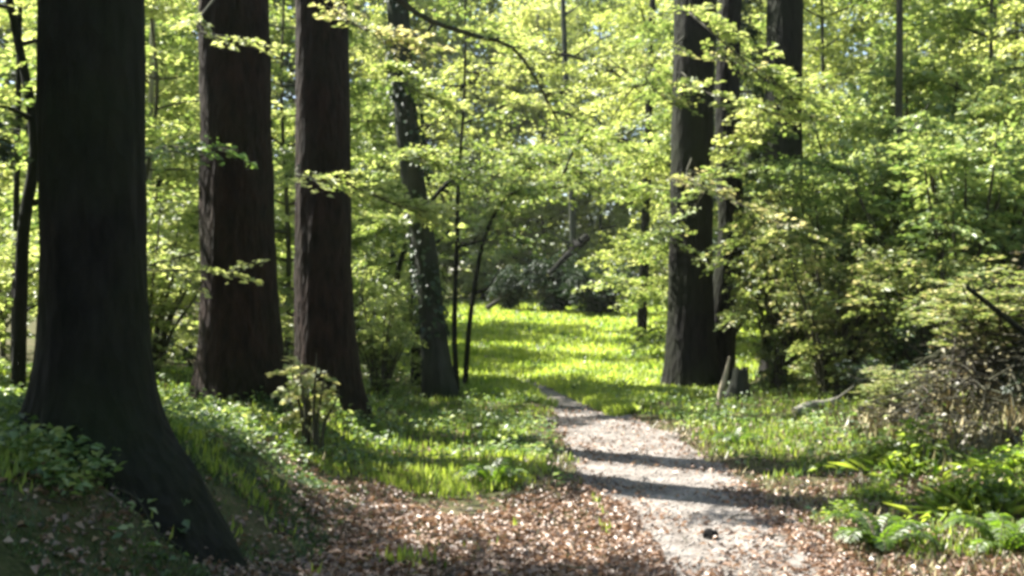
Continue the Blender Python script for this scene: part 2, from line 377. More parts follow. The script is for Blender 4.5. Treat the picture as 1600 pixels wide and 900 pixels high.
# low leafy boughs on the big trees, as seen in front of the trunks
def bough(t, pts, r, K, leaf, mat, tint, sprays_n, spray, name='bough', dens=1, width=.36, tv=.2):
    """pts in world coordinates"""
    o = np.array(t.location); P = np.array(pts, float)-o; c = curve(P, 16); mb = MB(); mb.tube(c, np.linspace(r, .006, 16), 7)
    lv = Leaves(); O, D, L = [], [], []
    for q in range(sprays_n):
        tt = rng.uniform(.15, 1); i = min(14, int(tt*15)); p = c[i]; dr = c[i+1]-c[i]; az = math.atan2(dr[1], dr[0])+rng.choice([-1, 1])*rng.uniform(.1, 1.2)
        d = rand_dir(az, rng.normal(-.05, .2)); O.append(p); D.append(d); L.append(spray*rng.uniform(.6, 1.2))
        mb.tube([p, p+d*L[-1]*.5+[0, 0, -.02], p+d*L[-1]*.9+[0, 0, -.12*L[-1]]], [r*.25+.003, .004, .002], 4)
    lv.sprays(O, D, L, K, leaf, tint, tv, width=width)
    a = link(name, mb.mesh(name, M['bark_twig']), t); link('leaves', lv.mesh('leaves', M[mat]), a)
    return a
# arching bough at the top centre
bough(b3, [(-1.75, 10.4, 5.2), (-1.3, 10.1, 4.55), (-.87, 9.9, 4.08), (-.36, 9.8, 3.86), (0, 9.8, 3.75), (.25, 9.9, 3.42), (.45, 10, 3.05)], .035, 26, .06, 'beech_leaf', .9, 26, .5)
bough(b3, [(-1.7, 10.3, 4.6), (-1.5, 9.6, 4.0), (-1.1, 9.2, 3.72), (-.75, 9.1, 3.6)], .02, 20, .06, 'bronze_leaf', .85, 26, .4)
bough(b2, [(-2.85, 10.9, 4.6), (-2.9, 10.1, 4.0), (-2.5, 9.9, 3.85), (-2.3, 9.9, 3.75)], .014, 22, .065, 'beech_leaf', .95, 9, .42)
bough(b2, [(-3.0, 10.9, 2.9), (-3.3, 10.2, 2.9), (-2.8, 9.8, 2.85), (-2.5, 9.7, 2.8)], .012, 26, .06, 'shrub_leaf', .4, 12, .5)
bough(b2, [(-3.1, 10.8, 1.95), (-3.4, 10.1, 1.78), (-2.9, 9.8, 1.75), (-2.45, 9.8, 1.74)], .010, 30, .06, 'beech_leaf', .95, 7, .45)
bough(b3, [(-2.0, 10.3, 2.75), (-1.9, 9.8, 2.6), (-1.5, 9.7, 2.53), (-1.05, 9.9, 2.35), (-.8, 10, 2.25)], .014, 40, .065, 'beech_leaf', .98, 22, .42)
bough(b5, [(2.6, 16.8, 5.9), (2.5, 15, 5.3), (2.9, 14.5, 4.75), (3.4, 14.3, 4.3), (3.7, 14.3, 4.0)], .02, 40, .09, 'beech_leaf', .95, 22, .5)
bough(b5, [(2.6, 16.8, 4.9), (2.6, 15, 4.3), (3.1, 14.6, 4.05), (3.7, 14.4, 3.8)], .015, 30, .085, 'beech_leaf', .85, 16, .45)
bough(b5, [(2.75, 16.8, 3.6), (2.4, 15, 3.1), (2.75, 14.6, 2.85), (3.2, 14.4, 2.6), (3.5, 14.3, 2.35)], .015, 24, .08, 'bronze_leaf', .9, 14, .4)
bough(b5, [(2.7, 16.9, 5.5), (2.2, 16, 5.0), (1.9, 15.6, 4.6), (2.3, 15.4, 4.1)], .02, 24, .08, 'bronze_leaf', .7, 18, .5)

# ------------------------------------------------------------------ understorey trees
def under_tree(name, label, cat, loc, height, r, spine, n, z0, l0, l1, bark, mat, K=42, leaf=.09, tint=.55, dens=.9, el=(0, .5), group=None, sub=5, spray=.8, droop=.25):
    t = thing(name, label, cat, loc, group); mb = MB()
    c = curve([np.array(p)*[1, 1, 1] for p in spine], 22); mb.tube(c, np.linspace(r, r*.2, 22)*(1+.35*np.exp(-np.arange(22)/1.2)), 12, .03)
    lv = Leaves()
    for k in range(n):
        f = (k+rng.uniform(0, 1))/n; z = z0+(height*.97-z0)*f
        i = int(np.argmin(abs(c[:, 2]-z)))
        grow(mb, lv, c[i], 2.4*k+rng.uniform(-.5, .5), rng.uniform(*el), rng.uniform(l0, l1)*(1-.55*f), r*.45*(1-.6*f), K, leaf, tint+rng.normal(0, .08), sub, spray, dens, droop, es=.45 if spray > .9 else .28, tilt=.8 if spray > .9 else .6)
    link('trunk', mb.mesh('trunk', M[bark]), t); link('crown', lv.mesh('crown', M[mat]), t)
    return t
def gl(x, y): return (x, y, float(H(x, y))-.03)
GU = 'young trees in the background'
def sp(h, lean=(0, 0), w=.15):
    return [(0, 0, -.4), (0, 0, 0), (w*rng.normal(), w*rng.normal(), h*.3), (lean[0]*.5+w*rng.normal(), lean[1]*.5, h*.65), (lean[0], lean[1], h)]
# near left trees
pA = under_tree('beech_sapling', 'slim dark stem leaning beside the largest trunk, at the left edge', 'tree', gl(-5.0, 11.0), 5.6, .085,
  [(0, 0, -.4), (0.05, 0, 0), (.1, 0, 1.6), (.22, 0, 2.6), (-.02, 0, 3.9), (-.25, 0, 5.2), (-.4, .2, 5.6)], 7, 1.6, 1.0, 1.5, 'bark_dark', 'beech_leaf', 34, .075, .75, .6)
pB = under_tree('beech_sapling', 'bright spring-green young beech filling the gap beside the largest trunk', 'tree', gl(-5.3, 15.5), 6.3, .06, sp(6.3), 19, .6, 1.6, 2.6, 'bark_twig', 'beech_leaf', 50, .095, .8, 1.0)
pC = under_tree('hazel_tree', 'leafy hazel behind the second thick trunk', 'tree', gl(-3.9, 19), 7.6, .07, sp(7.6), 24, .5, 1.8, 3, 'bark_twig', 'beech_leaf', 50, .105, .72, 1.0)
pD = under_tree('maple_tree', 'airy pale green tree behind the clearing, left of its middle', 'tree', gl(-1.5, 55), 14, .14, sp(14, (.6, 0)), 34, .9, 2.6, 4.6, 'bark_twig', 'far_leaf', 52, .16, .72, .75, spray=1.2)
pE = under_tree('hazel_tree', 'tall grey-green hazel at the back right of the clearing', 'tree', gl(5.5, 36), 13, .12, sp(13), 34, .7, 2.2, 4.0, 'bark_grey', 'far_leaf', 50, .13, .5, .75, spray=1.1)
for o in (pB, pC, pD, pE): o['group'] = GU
L_ = [
 (pC, -7.2, 20, 2.2, 1.1, 'hazel with dense foliage between the leaning dark stem and the largest trunk'),
 (pB, -3.9, 23, 3.3, .9, 'bright beech sapling seen between the second and third trunks'),
 (pC, -4.3, 27, .4, .85, 'leafy tree seen between the third trunk and the leaning grey trunk'),
 (pD, -10.5, 35, 1, .95, 'pale tree high behind the gap right of the largest trunk'),
 (pD, -10, 28, 2, .9, 'tall pale green tree in the far left corner'),
 (pD, 1.8, 53, 3, 1.05, 'yellow-green tree closing the far end of the clearing'),
 (pD, -5.4, 58, 4, 1, 'tall light-green tree behind the slim sapling'),
 (pE, -5.4, 36, 5, .8, 'hazel standing at the left rim of the bright clearing'),
 (pE, 4.0, 50, 1.7, 1, 'grey-green tree directly behind the far right of the clearing'),
 (pE, 7.6, 27, 2.9, .85, 'tall hazel behind the dark trunk that rises from the shrubs'),
 (pC, 4.3, 25, 4.4, 1.05, 'leafy young tree filling the space between the two dark right-hand trunks'),
 (pE, 11.5, 25, .8, .9, 'broad green tree behind the right-hand shrubs, toward the upper right corner'),
 (pC, 8.4, 19, 5.6, 1.15, 'leafy hazel above the middle of the shrub bank'),
 (pE, 14.5, 33, 3.8, 1, 'farthest tall tree at the upper right corner'),
 (pD, 9, 44, 5.2, 1, 'pale tree far behind the right edge of the clearing'),
 (pB, -10.2, 22, 4.1, 1.2, 'young beech behind the leaning dark stem on the far left'),
]
for src, x, y, rz, s, lab in L_: dup(src, gl(x, y), rz, lab, s, GU)
# slim centre sapling
under_tree('maple_sapling', 'slim straight dark sapling standing left of the clearing', 'tree', gl(-.83, 16.6), 8, .055,
  [(0, 0, -.3), (0, 0, 0), (-.04, 0, 1), (0, 0, 2.4), (.02, 0, 3.2), (.12, 0, 5), (.1, 0, 8)], 9, 1.8, .8, 1.6, 'bark_dark', 'beech_leaf', 26, .075, .7, .5)
# arching sapling
t = thing('arching_sapling', 'thin sapling arching right over the clearing from the slim stem', 'tree', gl(-.75, 17.2))
mb = MB(); c = curve([(0, 0, -.2), (.05, 0, .6), (.12, 0, 1.3), (.3, 0, 2.3), (.62, 0, 2.95), (1.0, 0, 3.12), (1.45, .1, 3.2), (1.7, .1, 3.7), (1.95, .2, 4.1)], 30)
mb.tube(c, np.linspace(.045, .016, 30), 8); mb.tube(curve([c[20], c[20]+[.3, 0, .02], c[20]+[.55, 0, .12]], 6), np.linspace(.03, .008, 6), 6)
mb.tube(curve([c[8], c[8]+[.25, 0, .1], c[8]+[.45, 0, .5]], 6), np.linspace(.03, .008, 6), 6)
link('trunk', mb.mesh('trunk', M['bark_dark']), t)
lv = Leaves(); ii = rng.integers(12, 30, 90); lv.sprays(c[ii], np.stack([rng.normal(.4, 1, 90), rng.normal(0, 1, 90), rng.normal(.1, .3, 90)], -1), rng.uniform(.3, .75, 90), 26, .075, .7)
link('crown', lv.mesh('crown', M['beech_leaf']), t)
# pale stem next to largest trunk and others far
def stem(name, label, cat, x, y, r, h, lean, bark, group=None, n=3):
    t = thing(name, label, cat, gl(x, y), group); mb = MB(); c = curve([(0, 0, -.4), (0, 0, 0), (lean*.2+rng.normal()*.05, 0, h*.3), (lean*.7, 0, h*.7), (lean, 0, h)], 20)
    mb.tube(c, np.linspace(r, r*.45, 20)*(1+.4*np.exp(-np.arange(20)/1.0)), 12, .03)
    for k in range(n):
        i = rng.integers(7, 18); a = rng.uniform(0, 6.28); d = rand_dir(a, .5); mb.tube(curve([c[i], c[i]+d*.6, c[i]+d*1.3+[0, 0, .15]], 6), np.linspace(r*.35, .006, 6), 6)
    link('trunk', mb.mesh('trunk', M[bark]), t); return t
GS = 'bare stems among the foliage'
stem('birch_tree', 'thin pale birch stem just right of the largest trunk', 'tree', -5.45, 16.5, .06, 9, .1, 'bark_pale', GS)
stem('birch_tree', 'narrow dark stem low at the left edge under the leaning stem', 'tree', -5.9, 13, .05, 6, .1, 'bark_dark', GS)
stem('young_oak', 'dark stem between the first and second thick trunks, half hidden by leaves', 'tree', -7.0, 22, .09, 9, -.2, 'bark_dark', GS)
stem('young_oak', 'dark stem rising through the middle of the right-hand shrubs', 'tree', 5.75, 16.3, .09, 7, .0, 'bark_twig', GS)
stem('young_oak', 'dark stem behind the foot of the leaning grey trunk', 'tree', -1.55, 18, .13, 8, -.3, 'bark_dark', GS)
stem('young_oak', 'short dark stem at the back right rim of the clearing', 'tree', 3.35, 28.5, .17, 9, .3, 'bark_dark', GS)
stem('young_oak', 'distant grey trunk right of the middle of the clearing backdrop', 'tree', 2.6, 46, .2, 14, -.5, 'bark_grey', GS)
# off-frame shading trees on the sunny side
for x, y, rz, s, lab in ((-7.5, 6.5, 2.9, .9, 'tall beech added beyond the left picture edge for its shade'),):
    q = dup(b1, gl(x, y), rz, lab, s, 'big trees beside the path')
under_tree('holly_tree', 'dense dark holly tree added beyond the left picture edge to shade the foreground', 'tree', gl(-6.6, 8.7), 9, .12, sp(9), 34, 2.2, 1.2, 2.3, 'bark_dark', 'holly_leaf', 46, .09, .5, 1.3)  # unseen holly added to darken the left foreground

# ------------------------------------------------------------------ shrubs on the right and dark evergreens
def shrub(name, label, cat, loc, h, w, n, mat, leaf=.075, K=38, tint=.5, spray=.55, bark='bark_twig', group=None, tv=.24, lo=.12, dens=3.4, tilt=.5):
    t = thing(name, label, cat, loc, group); mb = MB(); lv = Leaves(); O, D, L, T = [], [], [], []
    for k in range(n):
        az = rng.uniform(0, 6.28); rr = w*math.sqrt(rng.uniform(0, 1)); hh = h*rng.uniform(.55, 1)*(1-.25*rr/w)
        e = np.array([rr*math.cos(az), rr*math.sin(az), hh]); c = curve([(.1*math.cos(az), .1*math.sin(az), -.1), e*[.45, .45, .45], e*[.85, .85, .8], e], 10)
        mb.tube(c, np.linspace(.012+.008*h, .004, 10), 5)
        m = int(hh*dens*1.6)
        for q in range(m):
            t2 = rng.uniform(lo, 1); p = c[min(9, int(t2*10))]; a2 = rng.uniform(0, 6.28)
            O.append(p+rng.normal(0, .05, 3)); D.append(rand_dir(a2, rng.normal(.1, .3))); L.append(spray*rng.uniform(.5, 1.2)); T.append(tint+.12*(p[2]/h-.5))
    lv.sprays(O, D, L, K, leaf, np.array(T), tv, tilt)
    link('stems', mb.mesh('stems', M[bark]), t); link('leaves', lv.mesh('leaves', M[mat]), t)
    return t
GR = 'shrubs crowding the right side'
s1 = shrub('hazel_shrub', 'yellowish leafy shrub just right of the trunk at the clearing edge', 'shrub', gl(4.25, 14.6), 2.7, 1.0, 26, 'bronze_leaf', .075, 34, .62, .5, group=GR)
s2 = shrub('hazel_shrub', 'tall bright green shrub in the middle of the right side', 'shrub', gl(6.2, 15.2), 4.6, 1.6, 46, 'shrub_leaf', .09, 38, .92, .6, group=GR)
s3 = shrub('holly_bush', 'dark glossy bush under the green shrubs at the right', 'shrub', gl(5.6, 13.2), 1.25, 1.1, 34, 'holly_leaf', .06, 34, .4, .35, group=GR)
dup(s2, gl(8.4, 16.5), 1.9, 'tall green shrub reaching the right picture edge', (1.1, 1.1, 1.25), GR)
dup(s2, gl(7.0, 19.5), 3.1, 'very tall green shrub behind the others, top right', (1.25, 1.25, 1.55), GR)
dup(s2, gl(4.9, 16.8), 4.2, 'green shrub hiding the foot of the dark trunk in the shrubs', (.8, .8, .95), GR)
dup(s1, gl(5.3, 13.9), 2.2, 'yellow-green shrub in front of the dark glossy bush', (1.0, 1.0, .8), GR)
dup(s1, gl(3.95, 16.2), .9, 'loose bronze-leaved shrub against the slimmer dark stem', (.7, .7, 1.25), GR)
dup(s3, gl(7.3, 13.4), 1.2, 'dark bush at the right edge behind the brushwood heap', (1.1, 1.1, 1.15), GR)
dup(s3, gl(4.5, 13.1), 4.0, 'small dark bush beside the pale cut log', .55, GR)
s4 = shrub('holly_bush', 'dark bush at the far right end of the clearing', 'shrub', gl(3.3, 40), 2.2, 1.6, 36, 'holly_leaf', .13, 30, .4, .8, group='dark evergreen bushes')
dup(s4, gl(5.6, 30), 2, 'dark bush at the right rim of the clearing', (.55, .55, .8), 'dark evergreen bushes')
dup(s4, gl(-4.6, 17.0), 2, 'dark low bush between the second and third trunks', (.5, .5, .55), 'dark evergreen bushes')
GL_ = 'low leafy saplings'
s5 = shrub('beech_seedling', 'pale pinkish-leaved sapling in front of the third trunk', 'sapling', gl(-1.78, 9.75), 1.15, .3, 9, 'bronze_leaf', .07, 16, 1.0, .26, group=GL_, lo=.3)
s6 = shrub('hornbeam_shrub', 'pale leafy shrub in the gap right of the largest trunk', 'sapling', gl(-4.5, 13.4), 2.6, .8, 22, 'beech_leaf', .07, 32, .8, .45, group=GL_)
dup(s6, gl(-6.2, 11.9), 1, 'leafy shrub left of the largest trunk', (1, 1, 1.1), GL_)
dup(s6, gl(-2.35, 15.2), 2.5, 'leafy shrub in the gap between second and third trunks', (.7, .7, .9), GL_)
dup(s6, gl(-1.75, 14.6), 3.9, 'leafy shrub between the third trunk and the leaning grey trunk', (.6, .6, .75), GL_)
dup(s6, gl(-1.35, 17.4), 5.2, 'leafy shrub hugging the leaning grey trunk', (.5, .5, .9), GL_)
dup(s6, gl(-7.9, 16), 5.2, 'leafy shrub at the far left behind the slim leaning stem', (1.2, 1.2, 1.2), GL_)

ht = [o for o in bpy.data.objects if o.name == 'holly_tree'][0]
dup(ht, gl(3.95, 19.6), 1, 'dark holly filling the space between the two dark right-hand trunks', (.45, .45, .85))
bough(b5, [(2.9, 16.8, 5.2), (3.2, 16, 4.9), (3.8, 15.6, 4.5), (4.3, 15.5, 3.9)], .018, 30, .085, 'bronze_leaf', .6, 24, .5)
bough(b6, [(4.7, 18.8, 4.6), (4.3, 17.6, 4.3), (3.8, 16.4, 3.9), (3.3, 16, 3.3)], .018, 30, .085, 'bronze_leaf', .5, 26, .5)
bough(b6, [(4.7, 18.8, 3.6), (4.5, 17.6, 3.5), (4.4, 16.6, 3.5), (4.9, 16, 3.3)], .018, 36, .09, 'shrub_leaf', .8, 24, .5)
bough(b7, [(3.6, 17.5, 2.6), (3.5, 16.4, 2.5), (3.3, 15.9, 2.3), (3.0, 15.7, 1.9)], .014, 26, .08, 'bronze_leaf', .6, 20, .45)
bough(b4, [(-1.3, 15.9, 3.6), (-1.5, 15.3, 3.5), (-1.2, 15, 3.35), (-.8, 15, 3.1)], .014, 36, .08, 'beech_leaf', .8, 20, .45)
bough(b4, [(-1.2, 15.9, 2.6), (-1.6, 15.4, 2.55), (-1.9, 15.1, 2.3)], .012, 34, .08, 'beech_leaf', .7, 16, .45)
bough(b4, [(-1.5, 15.9, 4.8), (-1.7, 15.3, 4.6), (-1.3, 15, 4.3), (-.9, 15, 4.1)], .014, 36, .08, 'beech_leaf', .75, 20, .45)
bough(b7, [(3.3, 17.2, 4.4), (3.6, 16.4, 4.3), (3.5, 15.7, 3.9), (3.1, 15.4, 3.4)], .014, 34, .085, 'far_leaf', .8, 26, .5)
bough(b7, [(3.3, 17.2, 3.0), (3.7, 16.2, 2.9), (3.8, 15.6, 2.5), (3.5, 15.3, 2.0)], .014, 34, .085, 'bronze_leaf', .8, 26, .5)
bough(b5, [(2.7, 16.9, 2.6), (2.2, 16.2, 2.5), (2.3, 15.8, 2.2), (2.9, 15.6, 1.9)], .012, 26, .08, 'bronze_leaf', .6, 14, .4)
bough(b7, [(3.5, 17.5, 3.4), (3.1, 16.4, 3.3), (2.8, 15.9, 3.0), (2.5, 15.8, 2.6)], .014, 30, .08, 'shrub_leaf', .9, 18, .45)
bough(b7, [(3.5, 17.5, 1.6), (3.6, 16.4, 1.6), (3.4, 16, 1.3), (3.1, 15.8, 1.0)], .012, 30, .08, 'bronze_leaf', .7, 18, .4)
dup(s6, gl(-2.1, 23.5), 1.2, 'leafy shrub at the left rim of the sunlit clearing', (.9, .9, .8), GL_)
dup(s6, gl(-3.0, 31), 2.2, 'leafy shrub farther back along the left rim of the clearing', (1.2, 1.2, 1.0), GL_)
dup(s6, gl(5.3, 27.5), 4.2, 'leafy shrub along the right rim of the clearing', (1.2, 1.2, 1.0), GL_)
# ivy on the grey trunk
lv = Leaves(); n = 1300; z = rng.uniform(.9, 7, n); a = rng.uniform(0, 6.28, n)
cx = np.interp(z, [0, .8, 2, 4.2, 9], [0, -.08, -.2, -.5, -.8]); keep = np.sin(z*2.1+a)+rng.normal(0, .6, n) > -.1
P = np.stack([cx+.19*np.cos(a), .19*np.sin(a), z], -1)[keep]; m = len(P)
lv.add(P, np.stack([np.cos(a[keep]), np.sin(a[keep]), -.8+rng.normal(0, .4, m)], -1), np.stack([np.cos(a[keep]), np.sin(a[keep]), np.full(m, .5)], -1)+rng.normal(0, .3, (m, 3)), rng.uniform(.06, .11, m), np.clip(rng.normal(.5, .25, m), 0, 1))
link('ivy', lv.mesh('ivy', M['holly_leaf'], .9), b4)

# ------------------------------------------------------------------ far wood
mb = MB(); lv = Leaves()
for k in range(60):
    d = rng.uniform(64, 120); az = rng.uniform(-.95, .95); x, y = d*math.sin(az), d*math.cos(az); r = rng.uniform(.14, .34); z = float(H(x, y)); l = rng.normal(0, .8)
    mb.tube([(x, y, z-.5), (x, y, z+.4), (x+l*.3, y, z+9), (x+l, y, z+24)], [r*1.5, r, r*.8, r*.35], 8)
n = 9500
az = rng.uniform(-.85, .85, n); d = 56+rng.uniform(0, 1, n)*np.where(az < -.02, 9, 26); x, y = d*np.sin(az), d*np.cos(az); z = H(x, y)+(.27*d+3)*rng.uniform(0, 1, n)**.9
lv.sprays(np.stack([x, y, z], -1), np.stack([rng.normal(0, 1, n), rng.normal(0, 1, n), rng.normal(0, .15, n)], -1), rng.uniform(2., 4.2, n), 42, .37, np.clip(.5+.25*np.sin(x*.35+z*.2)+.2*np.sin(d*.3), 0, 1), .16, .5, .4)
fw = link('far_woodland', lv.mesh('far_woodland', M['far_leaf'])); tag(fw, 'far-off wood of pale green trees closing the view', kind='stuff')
ft = link('far_woodland_trunks', mb.mesh('far_woodland_trunks', M['bark_twig']), fw)
# sides and back, unseen, thickened to block sky light (also enclosing green)
lv = Leaves(); n = 5200; az = rng.uniform(.8, 2*math.pi-1.5, n); d = rng.uniform(16, 40, n); x, y = d*np.sin(az), d*np.cos(az); z = H(x, y)+18*rng.uniform(0, 1, n)**.9
lv.sprays(np.stack([x, y, z], -1), np.stack([rng.normal(0, 1, n), rng.normal(0, 1, n), rng.normal(0, .15, n)], -1), rng.uniform(1.5, 3, n), 36, .3, .4, .2, .5, .4)
tag(link('surrounding_woodland', lv.mesh('surrounding_woodland', M['beech_leaf'])), 'unseen leafy woodland around the viewer, thickened to block sky light', kind='stuff')

dup([o for o in bpy.data.objects if o.name == 'holly_tree'][0], gl(-5.6, 6.2), 2.0, 'holly tree added for shade beside the viewer on the left, outside the picture', .75)  # this and the next two: unseen hollies added to shade the foreground
dup(ht, gl(-5.0, 6.6), 4.0, 'second holly tree added for shade on the left, outside the picture', (.7, .7, .5))
dup(ht, gl(-4.3, 5.0), 5.0, 'small holly tree added for shade near the viewer on the left, outside the picture', (.6, .6, .5))

# ------------------------------------------------------------------ ground cover
def scatter_grass(name, x, y, h, w, tint, mat, label, lean=.35):
    n = len(x); z = H(x, y)+.0; lv = Leaves(); a = rng.uniform(0, 6.28, n)
    D = np.stack([np.cos(a)*lean*rng.uniform(.3, 1.6, n), np.sin(a)*lean*rng.uniform(.3, 1.6, n), np.ones(n)], -1)
    N = np.stack([np.cos(a), np.sin(a), np.zeros(n)], -1)+rng.normal(0, .2, (n, 3))
    lv.add(np.stack([x, y, z], -1), D, N, h, np.clip(tint, 0, 1))
    P = np.concatenate(lv.P); V, F = leaf_arrays(P, D, N, h, np.full(n, 1.)*w, .3, .1)
    o = link(name, raw_mesh(name, V, F, M[mat], np.repeat(np.clip(tint, 0, 1), 4))); tag(o, label, kind='stuff'); return o
def pnoise(x, y, s, o=0):
    return np.array([noise.noise(Vector((a*s+o, b*s, o))) for a, b in zip(x, y)])
# clearing grass
n = 90000; y = 13.8*(56/13.8)**rng.uniform(0, 1, n); x = mc(y)+mw(y)*rng.uniform(-1.25, 1.25, n)
k = (np.abs(x-pc(y)) > pw(y)*.9*rng.uniform(.6, 1.2, n)) | (rng.uniform(0, 1, n) < sstep(17, 24, y)*.8); x, y = x[k], y[k]; pn = pnoise(x, y, .9, 4); k = pn+rng.normal(0, .2, len(x)) > -.25; x, y, pn = x[k], y[k], pn[k]
scatter_grass('clearing_grass', x, y, rng.uniform(.05, .13, len(x))*(1+y/60), .016+.0016*y, .82+.7*pn+rng.normal(0, .15, len(x)), 'grass', 'bright sunlit grass covering the clearing', 1.1)  # tint raised to make up for sunlight the trees block
# verge grass, tufts
n = 90000; x, y = inframe(n, 5.0, 17)
off = np.abs(x-pc(y)); pn = pnoise(x, y, .8, 11); p2 = pnoise(x, y, 3.1, 2)
litter_zone = (x < pc(y)-pw(y)) & (x > -1.35) & (y < 8.7+.4*np.sin(x*3))
dens = np.where(litter_zone, -.7, 0)+sstep(.0, .5, off-pw(y))*.55+pn*1.0+p2*.7-.28
dens += np.where((y > 8.6) & (x < .2), .25, 0)+np.where((x > 1.9) & (y > 9), .15, 0)+np.where(off < pw(y)*.9, -1.5, 0)+np.where((x > 1.7) & (y < 9.2), -.45, 0)+np.where((x < -1.2) & (x > -2.15) & (y < 9.3), -.5, 0)+np.where((x < -1.3) & (y < 6.3), -.3, 0)
k = dens+rng.normal(0, .12, n) > .1; x, y = x[k], y[k]
scatter_grass('verge_grass', x, y, rng.uniform(.03, .12, len(x)), .012, .58+.45*p2[k]+.3*((y > 8.4) & (y < 10.5) & (x < .3))+rng.normal(0, .22, len(x)), 'grass', 'tufted green grass along both sides of the path', .6)  # patch of the left verge tinted lighter in place of sunlight
n = 26000; x, y = inframe(n, 5.2, 13); off = x-pc(y); p3 = pnoise(x, y, 1.5, 51)
k = ((off > pw(y)*.95) | ((off < -pw(y)) & (y > 8.4))) & (p3+rng.normal(0, .15, n)+np.where(off > 0, .25, -.1) > .05) & ((x > 0) | (y > 8.8)); x, y = x[k], y[k]
scatter_grass('dead_grass', x, y, rng.uniform(.04, .13, len(x)), .011, rng.normal(.6, .28, len(x)), 'dead', 'dry straw-coloured grass mixed into the verges', 1.3)
n = 42000; x, y = rng.uniform(-3.6, -1.1, n), rng.uniform(4.6, 8.6, n); p3 = pnoise(x, y, 2.2, 61); k = p3+rng.normal(0, .2, n) > -.12; x, y = x[k], y[k]
scatter_grass('moss', x, y, rng.uniform(.012, .05, len(x)), .009, rng.normal(.35, .2, len(x)), 'shrub_leaf', 'deep green moss and short growth on the left bank', 1.4)
# broad-leaved ground plants
n = 9000; x, y = inframe(n, 5.2, 20); off = np.abs(x-pc(y)); pn = pnoise(x, y, .7, 21)
k = (off > pw(y)*1.2) & (pn+rng.normal(0, .15, n)+np.where((x < -1.2), .2, 0)+np.where((x < -1.7) & (y < 7.5), .3, 0)+np.where((x > -1.3) & (x < 1) & (y < 8.6), -.8, 0)+np.where((x > 1.6) & (y < 9.5), -.3, 0)+np.where((x > -2.1) & (x < -1.2) & (y < 9.2), -.55, 0) > .02); x, y = x[k], y[k]; n = len(x); z = H(x, y)
lv = Leaves(); K = 9; a = rng.uniform(0, 6.28, (n, K)); hh = rng.uniform(.04, .2, (n, 1))*rng.uniform(.3, 1, (n, K)); rr = rng.uniform(.01, .09, (n, K))
P = np.stack([x[:, None]+rr*np.cos(a), y[:, None]+rr*np.sin(a), z[:, None]+hh], -1).reshape(-1, 3)
lv.add(P, np.stack([np.cos(a), np.sin(a), rng.normal(.1, .35, (n, K))], -1).reshape(-1, 3), np.array([0, 0, 1.])+rng.normal(0, .35, (n*K, 3)), rng.uniform(.03, .075, n*K), np.clip(rng.normal(.6, .2, (n, 1))+rng.normal(0, .15, (n, K)), 0, 1).ravel())
tag(link('ground_plants', lv.mesh('ground_plants', M['shrub_leaf'], .7)), 'low leafy woodland plants carpeting the banks', kind='stuff')
# leaf litter
n = 130000; x, y = inframe(n, 4.6, 15, 1.1); off = np.abs(x-pc(y)); pn = pnoise(x, y, 1.1, 31)
w = np.where((x < pc(y)) & (x > -1.35+.25*np.sin(y*3)) & (y < 8.3+.6*np.sin(x*4)), .9, .17)+np.where((x > pc(y)) & (x < 3.4) & (y < 8.8), .35, 0)
w = np.where(off < pw(y)*.6, .13, w); w = np.where(x < -1.45, w*.45, w); w = np.where(x < -2.1, w*.4, w); w = w+.3*pn+np.where((x > 1.8) & (y < 9), .15, 0)
k = rng.uniform(0, 1, n) < w; x, y = x[k], y[k]; n = len(x)
a = rng.uniform(0, 6.28, n); lv = Leaves(); z = H(x, y)+rng.uniform(.008, .035, n)+np.where(np.abs(x-pc(y)) < pw(y)*1.1, .02, 0)
lv.add(np.stack([x, y, z], -1), np.stack([np.cos(a), np.sin(a), rng.normal(.05, .25, n)], -1), np.array([0, 0, 1.])+rng.normal(0, .45, (n, 3)), rng.uniform(.022, .058, n), np.clip(rng.normal(.5, .27, n), 0, 1))
tag(link('leaf_litter', lv.mesh('leaf_litter', M['litter'], .65, .25, .3)), 'copper-brown fallen leaves scattered beside the path', kind='stuff')
# twigs on the ground
mb = MB()
for k in range(420):
    x, y = [float(v[0]) for v in inframe(1, 5, 15)]
    if abs(x-pc(y)) < pw(y)*.7 and k % 5: continue
    a = rng.uniform(0, 6.28); l = rng.uniform(.06, .35); p = [];
    for t in (0, .5, 1): xx, yy = x+math.cos(a)*l*t+rng.normal()*.01, y+math.sin(a)*l*t; p.append((xx, yy, float(H(xx, yy))+.03+rng.uniform(0, .03)))
    mb.tube(p, [.005, .004, .002], 4)
tag(link('fallen_twigs', mb.mesh('fallen_twigs', M['bark_twig'])), 'small fallen twigs strewn over the ground', kind='stuff')
# pebbles
n = 2600; y = 4.8*(15/4.8)**rng.uniform(0, 1, n); x = pc(y)+pw(y)*rng.uniform(-1, 1, n)
base = np.array([[1, 0, 0], [-1, 0, 0], [0, 1, 0], [0, -1, 0], [0, 0, .6], [0, 0, -.6]]); fc = np.array([[0, 2, 4], [2, 1, 4], [1, 3, 4], [3, 0, 4], [2, 0, 5], [1, 2, 5], [3, 1, 5], [0, 3, 5]])
V = base[None]*rng.uniform(.006, .02, (n, 1, 1))*rng.uniform(.6, 1.3, (n, 6, 1))+np.stack([x, y, H(x, y)+.024], -1)[:, None]
tag(link('path_pebbles', raw_mesh('path_pebbles', V.reshape(-1, 3), (fc[None]+np.arange(n)[:, None, None]*6).reshape(-1, 3), M['pebble'])), 'small pale stones worn into the path', kind='stuff')

